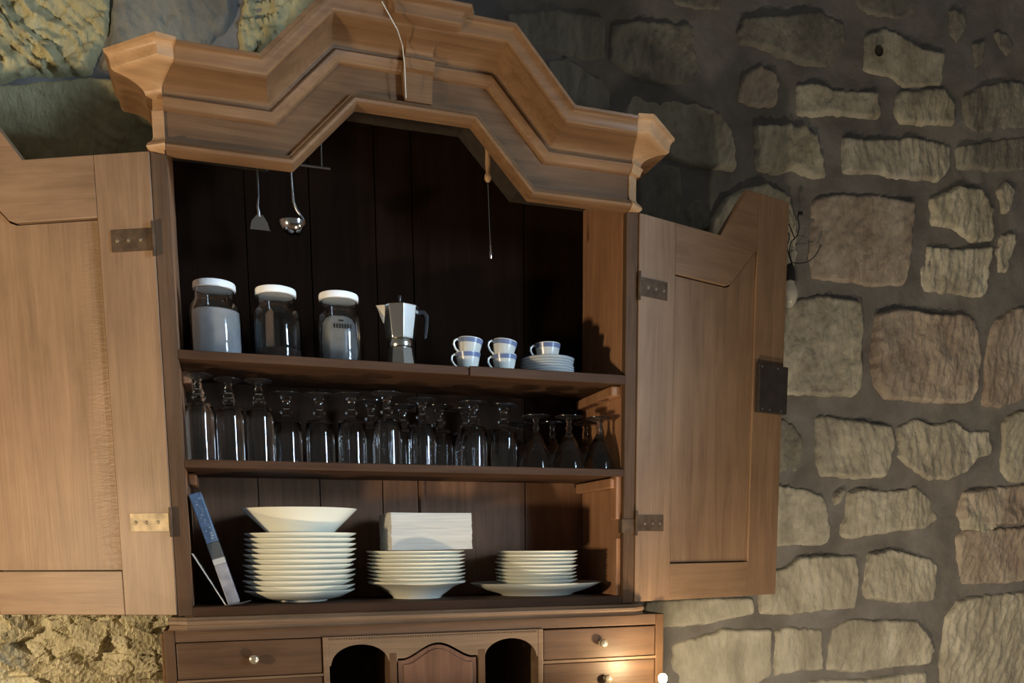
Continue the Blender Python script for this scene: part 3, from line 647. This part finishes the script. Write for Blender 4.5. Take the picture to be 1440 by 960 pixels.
# napkins: a thick folded stack lying on the middle plates
def napkins():
    mb = MB(); nx, nz, ny = 26, 16, 14; x0, x1, y0, y1, z0, z1 = -.104, .104, -.092, .092, 0, .094
    bm = bmesh.new(); bmesh.ops.create_cube(bm, size=1)
    bmesh.ops.subdivide_edges(bm, edges=bm.edges[:], cuts=24, use_grid_fill=True)
    for v in bm.verts:
        x, y, z = v.co
        X, Y, Z = x*(x1-x0), y*(y1-y0), (z+.5)*(z1-z0)
        e = noise.noise(Vector((X*18, Y*18, Z*60)))*.0016+noise.noise(Vector((X*6, Y*6, Z*160)))*.0012
        if abs(x) > .49: X += math.copysign(e, x)*1.5
        if abs(y) > .49: Y += math.copysign(e, y)*1.5
        if z > .49: Z += .0035*noise.noise(Vector((X*9, Y*9, 1)))
        if z < -.49: Z += .004*max(0, x)
        v.co = (X, Y, Z)
    m, nt, bs = nodes('napkin_paper')
    tc = N(nt, 'ShaderNodeTexCoord'); mp = N(nt, 'ShaderNodeMapping'); mp.inputs['Scale'].default_value = (3, 3, 160); nt.links.new(tc.outputs['Object'], mp.inputs[0])
    n_ = N(nt, 'ShaderNodeTexNoise', i_Scale=3.0, i_Detail=4.0); nt.links.new(mp.outputs[0], n_.inputs['Vector'])
    nt.links.new(ramp(nt, n_.outputs[0], [(.3, (.41, .405, .375)), (.7, (.55, .545, .515))]), bs.inputs['Base Color']); bs.inputs['Roughness'].default_value = .9
    bp = N(nt, 'ShaderNodeBump'); bp.inputs['Strength'].default_value = .4; bp.inputs['Distance'].default_value = .002
    nt.links.new(n_.outputs[0], bp.inputs['Height']); nt.links.new(bp.outputs[0], bs.inputs['Normal'])
    me = bpy.data.meshes.new('napkin_stack'); bm.to_mesh(me); bm.free(); me.materials.append(m); me.shade_smooth(); me.set_sharp_from_angle(angle=.8)
    o = bpy.data.objects.new('napkin_stack', me); COL.objects.link(o)
    bv = o.modifiers.new('b', 'BEVEL'); bv.width = .002; bv.limit_method = 'ANGLE'
    return o
nk = napkins(); nk.location = (.579, .140, .1265); tag(nk, 'thick block of folded white napkins on the middle plate stack', 'napkins')

# leaning booklet and card
bk = empty('booklet', (.0915, .06, .004), rot=(0, math.radians(-16.2), 0))
tag(bk, 'narrow blue and grey booklet leaning against the left inner side', 'book')
MB().box(-.014, .014, -.03, .12, 0, .098).build('lower_cover', plain('lavender_cover', (.22, .22, .26), .5, noise_amt=.3), bk, bevel=.002)
MB().box(-.0142, .0142, -.031, .12, .112, .150).build('dark_band', plain('dark_cover_band', (.05, .055, .06), .5), bk, bevel=.001)
MB().box(-.0142, .0142, -.0305, .12, .098, .112).build('pale_band', plain('pale_cover_band', (.35, .36, .37), .5), bk, bevel=.001)
ub = MB().box(-.014, .014, -.03, .12, .150, .268).build('upper_cover', plain('blue_cover', (.07, .115, .20), .45, noise_amt=.35), bk, bevel=.002)
mb = MB(); rs = random.Random(5)
for k in range(16):
    z = .158+k*.0063; x = rs.uniform(-.007, .004); mb.box(x, x+rs.uniform(.002, .007), -.0308, -.0302, z, z+.0035)
mb.build('faded_lettering', plain('faded_white_print', (.20, .25, .33), .6), ub)
cd = empty('folded_card', (.055, .05, .001), rot=(0, 0, 0)); tag(cd, 'thin white folded card leaning left behind the booklet foot', 'card')
MB().prism([(.0155, 0), (.0185, 0), (-.050, .122), (-.053, .122)], -.02, .10).build('card_leaf', PAPER, cd, bevel=.0004)
MB().prism([(.019, 0), (.052, .0035), (.074, .010), (.0745, .0115), (.05, .006), (.019, .0025)], -.046, -.022).build('crumpled_leaf', DULLM, cd)

# jars
def jar(x, y, kind, label):
    z = .5745; r = empty('glass_jar', (x, y, z)); tag(r, label, 'jar', 'lidded jars on the top shelf')
    P = [(0, .004), (.050, .003), (.055, .006), (.0575, .012), (.0575, .108), (.055, .120), (.047, .132), (.044, .138), (.044, .156),
         (.0415, .156), (.0415, .137), (.0445, .130), (.052, .119), (.0545, .107), (.0545, .014), (.051, .009), (0, .008)]
    MB().lathe([(0, .0)]+[(.048, 0)]+P[1:], 56).build('jar_body', GLASSJ, r, smooth=True)
    MB().lathe([(0, .173), (.044, .173), (.0468, .172), (.048, .169), (.048, .158), (.0455, .158), (.0455, .1572), (0, .1572)], 56).build('lid', LID, r, smooth=True)
    if kind == 'sugar': MB().lathe([(0, .0092), (.050, .0095), (.0535, .015), (.0537, .106), (.047, .110), (.02, .107), (0, .109)], 48).build('sugar', SUGAR, r, smooth=True)
    if kind == 'coffee':
        MB().lathe([(0, .0092), (.050, .0095), (.0535, .015), (.0537, .030), (.03, .036), (0, .034)], 48).build('ground_coffee', COFFEE, r, smooth=True)
        MB().prism([(-.028, .02), (-.008, .02), (-.008, .118), (-.014, .128), (-.026, .112)], -.018, -.012).build('brown_scoop', plain('brown_paper', (.16, .09, .055), .8), r, bevel=.002)
    if kind == 'packet':
        mb = MB(); n = 24
        pts = [((.036+.004*math.sin(3*a)+.003*math.sin(7*a))*math.cos(a), (.026+.004*math.cos(5*a))*math.sin(a)) for a in [2*math.pi*k/n for k in range(n)]]
        vs = []; lv = [(.010, 1), (.04, 1.08), (.08, 1.02), (.105, .98), (.118, .8), (.124, .55)]
        for zz, k in lv: vs += [(px*k, py*(k if zz < .11 else k*.5), zz) for px, py in pts]
        fs = [(j*n+i, j*n+(i+1) % n, (j+1)*n+(i+1) % n, (j+1)*n+i) for j in range(5) for i in range(n)]+[tuple(range(n)), tuple(5*n+i for i in range(n))]
        pk = MB().add(vs, fs).build('packet', plain('pale_foil_packet', (.42, .43, .44), .35, .3, noise_amt=.15), r, smooth='all')
        mb = MB()
        for i in range(7): mb.box(-.018+i*.0065, -.014+i*.0065, -.0325, -.031, .088, .098)
        mb.box(-.006, .006, -.0325, -.031, .104, .108)
        mb.build('dark_print', plain('dark_print', (.03, .03, .035), .6), pk)
    return r
jar(.083, .105, 'sugar', 'glass jar three quarters full of white sugar, leftmost on the top shelf')
jar(.222, .115, 'coffee', 'nearly empty dark glass jar with white lid between the sugar jar and the packet jar')
jar(.371, .115, 'packet', 'glass jar with white lid holding a pale printed packet, beside the coffee pot')

# moka pot
mk = empty('coffee_pot', (.520, .10, .5735), 0); tag(mk, 'octagonal aluminium stovetop coffee pot with black handle on the top shelf', 'coffee pot')
K = 1/math.cos(math.pi/8)
MB().lathe([(0, 0), (.036*K, 0), (.0365*K, .004), (.030*K, .052), (.028*K, .054), (0, .054)], 8, ph=0).build('boiler', ALU, mk, bevel=.001)
MB().lathe([(0, .054), (.029, .054), (.031, .057), (.031, .070), (.029, .074), (0, .074)], 40).build('collar', ALU, mk, smooth=True)
MB().lathe([(0, .074), (.033*K, .074), (.034*K, .078), (.044*K, .148), (.0445*K, .152), (0, .152)], 8, ph=0).build('upper_pot', ALU, mk, bevel=.001)
MB().add([(-.030, -.014, .110), (-.030, .014, .110), (-.042, -.017, .152), (-.042, .017, .152), (-.060, 0, .153), (-.043, 0, .112)],
    [(0, 2, 4, 5), (1, 5, 4, 3), (2, 3, 4), (0, 5, 1), (0, 1, 3, 2)]).build('spout', ALU, mk)
MB().lathe([(0, .163), (.012, .162), (.042*K, .155), (.0455*K, .152), (0, .152)], 8, ph=0).build('lid', ALU, mk)
MB().lathe([(0, .182), (.004, .181), (.005, .176), (.003, .168), (.003, .162), (0, .162)], 12).build('knob', BLACK, mk, smooth=True)
hd = MB(); P = [(.040, .148), (.062, .150), (.072, .138), (.070, .110), (.066, .084), (.060, .078), (.057, .086), (.061, .112), (.062, .132), (.056, .139), (.040, .136)]
hd.prism(P, -.007, .007); hd.build('handle', BLACK, mk, bevel=.0025)

# espresso cups and saucers
CUPP = [(0, .003), (.017, .003), (.018, 0), (.021, 0), (.022, .004), (.027, .018), (.0305, .036), (.0325, .046), (.0318, .047), (.0305, .046), (.0285, .036), (.025, .018), (.018, .007), (0, .006)]
def make_cup():
    r = empty('espresso_cup', (0, 0, 0))
    MB().lathe(CUPP, 44).build('cup_body', CUPM, r, smooth=True)
    MB().lathe([(.0304, .0345), (.0326, .0448), (.0331, .0446), (.0308, .0343)], 44, close=True).build('blue_band', BLUE, r, smooth=True)
    MB().tube([(-.0285, 0, .039), (-.037, 0, .041), (-.044, 0, .036), (-.045, 0, .027), (-.039, 0, .017), (-.031, 0, .011), (-.024, 0, .010)], [.003, .0028, .0026, .0026, .0026, .0026, .003], 8).build('handle', CUPM, r, smooth=True)
    return r
cup0 = make_cup()
CZ = .575
cups = [((.687, .075, CZ), (0, 0, .1), 'lower blue-rimmed espresso cup of the pair beside the coffee pot'),
        ((.689, .073, CZ+.0335), (0, .10, .15), 'tilted blue-rimmed espresso cup atop the pair beside the coffee pot'),
        ((.783, .072, CZ), (0, 0, .05), 'lower blue-rimmed espresso cup of the middle pair'),
        ((.779, .072, CZ+.0345), (0, .13, .1), 'tilted blue-rimmed espresso cup atop the middle pair'),
        ((.912, .1, CZ+.0405), (0, 0, 0), 'single espresso cup standing on the pile of saucers')]
for i, (l, ro, lb) in enumerate(cups):
    c = cup0 if i == 0 else copy_tree(cup0)
    c.location = l; c.rotation_euler = ro; tag(c, lb, 'cup', 'espresso cups on the top shelf')
    if i == 4: c.scale = (1.05, 1.05, 1.02)
    else: c.scale = (.98, .98, 1.0)
stack(6, .912, .10, .5745, .0066, .071, 'saucer', 'small blue-edged saucer, %s in the pile on the top shelf', 'saucer', 'saucers on the top shelf', hs=.5, mat=CUPM)
SAUC = [o for o in bpy.data.objects if o.name.startswith('saucer')]
for o in SAUC:
    rg = MB().lathe([(.0704, .0136), (.0713, .0146), (.0711, .0151), (.0702, .0146)], 56, close=True).build('blue_edge', BLUE, o, smooth=True)

# glasses, turned upside down
def glass_proto(name, bowl, stem, foot):
    r = empty(name, (0, 0, 0))
    MB().lathe(bowl, 40).build('bowl', GLASS, r, smooth=True)
    MB().lathe(stem, 24).build('stem', GLASS, r, smooth=True)
    MB().lathe(foot, 40).build('foot', GLASSF, r, smooth=True)
    return r
gA = glass_proto('tall_footed_glass',
    [(.0288, .0005), (.0300, .0), (.0312, .001), (.0312, .10), (.0305, .122), (.028, .129), (.012, .134), (0, .135), (0, .125), (.026, .1225), (.0288, .118), (.0294, .098), (.0292, .002)],
    [(0, .1352), (.010, .1352), (.013, .139), (.017, .144), (.013, .149), (.011, .151), (.0145, .156), (.011, .161), (.0085, .164), (.0115, .168), (.009, .173), (.007, .178), (.009, .1838), (0, .1838)],
    [(0, .184), (.010, .1845), (.019, .1870), (.0315, .1920), (.0330, .1932), (.0332, .1944), (.0318, .1951), (.019, .1895), (.009, .1872), (0, .187)])
gB = glass_proto('footed_glass',
    [(.0325, .0005), (.034, 0), (.035, .001), (.0348, .06), (.0342, .103), (.032, .1085), (.014, .1135), (0, .115), (0, .104), (.029, .1015), (.0318, .098), (.0328, .06), (.033, .002)],
    [(0, .1152), (.010, .1152), (.009, .120), (.012, .124), (.0165, .129), (.012, .134), (.009, .138), (.0085, .150), (.010, .158), (.014, .1628), (0, .1628)],
    [(0, .163), (.012, .1635), (.022, .1662), (.0365, .1705), (.0383, .1715), (.0385, .1727), (.0372, .1734), (.022, .1686), (.010, .1662), (0, .166)])
gC = glass_proto('wine_glass',
    [(.0395, .0005), (.041, 0), (.042, .001), (.0405, .016), (.034, .040), (.0235, .066), (.014, .084), (.008, .094), (0, .095), (0, .087), (.011, .080), (.0215, .064), (.032, .039), (.0385, .016), (.039, .002)],
    [(0, .0952), (.0075, .0952), (.0065, .102), (.0095, .107), (.0065, .112), (.006, .120), (.009, .1268), (0, .1268)],
    [(0, .127), (.010, .1273), (.020, .1295), (.0350, .1335), (.0368, .1345), (.037, .1357), (.0357, .1363), (.020, .1318), (.009, .1300), (0, .130)])
GZ = .3355
used = set()
def glass(proto, x, y, lab, grp):
    o = proto if proto.name not in used else copy_tree(proto)
    used.add(proto.name); o.location = (x, y, GZ); o.rotation_euler = (0, 0, random.uniform(0, 6)); tag(o, lab, 'glass', grp)
ga, gb, gc = 'tall footed glasses turned upside down', 'upturned footed glasses on the middle shelf', 'upturned wine glasses on the middle shelf'
for x, y, l in [(.037, .052, 'tall upturned footed glass, leftmost, touching the left stile'), (.103, .090, 'tall upturned footed glass, second from the left inner side'), (.171, .086, 'tall upturned footed glass next to the shorter glasses')]: glass(gA, x, y, l, ga)
for x, y, l in [(.236, .118, 'upturned footed glass directly right of the three tall ones'), (.3145, .112, 'upturned footed glass second along from the three tall ones'),
    (.390, .088, 'upturned footed glass third along from the three tall ones'), (.452, .175, 'dim upturned footed glass half hidden behind the large front one'),
    (.471, .046, 'upturned footed glass standing foremost under the coffee pot'), (.573, .110, 'upturned footed glass right of the foremost one'),
    (.545, .225, 'back row upturned glass showing behind and between the two foremost glasses'), (.640, .205, 'back row upturned glass standing in the gap under the first cup pair'),
    (.712, .120, 'upturned footed glass left of the last one before the wine glasses'), (.801, .140, 'upturned footed glass next to the wine glasses'),
    (.720, .235, 'back row upturned glass behind the last two footed glasses')]: glass(gB, x, y, l, gb)
for x, y, l in [(.864, .058, 'upturned wine glass in front, nearest the footed glasses'), (.951, .045, 'upturned wine glass in front, middle of three'), (1.040, .048, 'upturned wine glass in front beside the right inner side'),
    (.868, .205, 'back row upturned wine glass on the left'), (.950, .165, 'back row upturned wine glass in the middle'), (1.042, .152, 'back row upturned wine glass beside the right inner side')]: glass(gC, x, y, l, gc)

# hanging utensils
def roofz(x): 
    return 1.078 if x < .22 else (1.078+(x-.222)*1.03 if x < .365 else (1.226 if x < .725 else max(1.078, 1.226-(x-.725)*1.03)))
rl = MB().tube([(.10, .1, 1.03), (.36, .1, 1.03)], .003, 10).tube([(.13, .1, 1.03), (.13, .1, 1.076)], .002, 8).tube([(.34, .1, 1.03), (.34, .1, 1.19)], .002, 8).build('utensil_rail', IRON, smooth=True)
tag(rl, 'dark iron hanging rail behind the cornice at the upper left', 'rail')
u = empty('spatula', (.192, .1, .875)); tag(u, 'steel spatula hanging at the upper left beside the ladle', 'spatula')
MB().prism([(-.0225, 0), (.0225, 0), (.018, .018), (.008, .034), (-.006, .034), (-.018, .020)], -.001, .001).build('blade', STEEL, u, bevel=.0005)
MB().tube([(0, 0, .030), (-.003, -.004, .050), (0, 0, .075), (.0, 0, .145), (0, -.004, .16), (0, 0, .168)], [.004, .0035, .0022, .0025, .002, .0015], 10).build('handle', DULLM, u, smooth=True)
u = empty('ladle', (.268, .098, .868)); tag(u, 'shiny steel ladle hanging under the left step of the cornice', 'ladle')
MB().lathe([(0, 0), (.014, .002), (.026, .010), (.0325, .022), (.034, .030), (.0325, .030), (.031, .022), (.024, .0115), (.013, .004), (0, .002)], 36).build('ladle_bowl', STEEL, u, smooth=True)
MB().tube([(.030, .004, .030), (.022, .003, .046), (.010, .001, .060), (.003, 0, .078), (0, 0, .15), (0, -.003, .166), (0, 0, .174)], [.003, .003, .0035, .0035, .0022, .002, .0015], 10).build('handle', DULLM, u, smooth=True)
u = empty('basting_spoon', (.757, .1, .862)); tag(u, 'slim utensil with turned wooden handle hanging under the right of the arch', 'utensil')
MB().tube([(-.009, 0, .345 if False else .335), (-.0075, 0, .300)], .0015, 8).build('hanging_cord', IRON, u)
mb = MB().lathe([(0, .300), (.005, .298), (.0062, .285), (.0055, .268), (.0075, .264), (.0058, .256), (.0066, .225), (.0048, .206), (.0085, .199), (.0085, .190), (.004, .184), (0, .183)], 16, (-.005, 0, 0))
mb.build('wooden_handle', W_corn_l, u, smooth=True)
MB().tube([(-.005, 0, .184), (-.003, 0, .12), (-.001, 0, .06), (0, 0, .03)], .0016, 8).build('shaft', STEEL, u, smooth=True)
MB().lathe([(0, 0), (.0035, .001), (.0045, .008), (.0045, .016), (.003, .022), (.0032, .034), (.0015, .038), (0, .038)], 14).build('tip', STEEL, u, smooth=True)

# ------------------------------------------------------------------ bulb and wires on the wall
def atw(u_, v_, y=.335): return at(u_, v_, y)
bp_ = atw(1110, 400)
lamp = empty('wall_bulb', tuple(bp_)); tag(lamp, 'unlit white bulb in a black socket hanging from loose wires beside the right door', 'light bulb')
def rel(pts): return [Vector(p)-bp_ for p in pts]
MB().lathe([(0, -.072), (.012, -.068), (.022, -.054), (.0275, -.036), (.026, -.020), (.019, -.004), (.016, .008), (0, .010)], 36).build('bulb', plain('frosted_white_glass', (.55, .54, .50), .25), lamp, smooth=True)
MB().lathe([(0, .008), (.0165, .008), (.019, .012), (.0185, .034), (.014, .05), (.008, .062), (0, .064)], 28).build('socket', BLACK, lamp, smooth=True)
W1 = [(1114, 370), (1110, 355), (1113, 340), (1121, 331), (1124, 318), (1122, 306), (1124, 299)]
W2 = [(1113, 370), (1107, 348), (1110, 333), (1106, 322), (1103, 314), (1109, 315), (1114, 326), (1118, 336)]
W3 = [(1114, 369), (1124, 370), (1135, 368), (1145, 361), (1152, 350), (1154, 344)]
W4 = [(1112, 365), (1114, 345), (1120, 333), (1130, 332), (1137, 338), (1137, 350), (1135, 366)]
def smoothpts(P):
    out = []
    for i in range(len(P)-1):
        p0, p1, p2, p3 = P[max(i-1, 0)], P[i], P[i+1], P[min(i+2, len(P)-1)]
        for k in range(5):
            t = k/5; out.append(tuple(.5*((2*b_)+(-a_+c2)*t+(2*a_-5*b_+4*c2-d2)*t*t+(-a_+3*b_-3*c2+d2)*t**3) for a_, b_, c2, d2 in zip(p0, p1, p2, p3)))
    return out+[P[-1]]
for Wp, rad in ((W1, .0018), (W2, .0018), (W3, .0016), (W4, .0007)):
    MB().tube(rel([at(a, b2, .325) for a, b2 in smoothpts(Wp)]), rad, 6).build('wire', BLACK, lamp, smooth=True)
MB().box(-.006, .008, -.004, .004, -.004, .006).build('connector', BLACK, lamp, bevel=.001, loc=tuple(at(1125, 300, .325)-bp_))

# ------------------------------------------------------------------ the lit bulb low on the right
lp = at(932, 953, -.16)
cl = empty('desk_lamp', (lp.x, lp.y, -.45)); tag(cl, 'small glowing bulb lamp in front of the lower right drawers', 'lamp')
hz = lp.z+.45
MB().lathe([(0, 0), (.045, 0), (.047, .006), (.02, .014), (.006, .022), (.005, hz-.05), (.009, hz-.045), (.009, hz-.018), (0, hz-.018)], 28).build('stand', BRASS, cl, smooth=True)
MB().lathe([(0, hz-.018), (.006, hz-.016), (.011, hz-.004), (.011, hz+.003), (.006, hz+.010), (0, hz+.012)], 20).build('bulb', plain('glowing_bulb', (1, .9, .7), .5, emit=(1, .74, .40), es=850), cl, smooth=True)
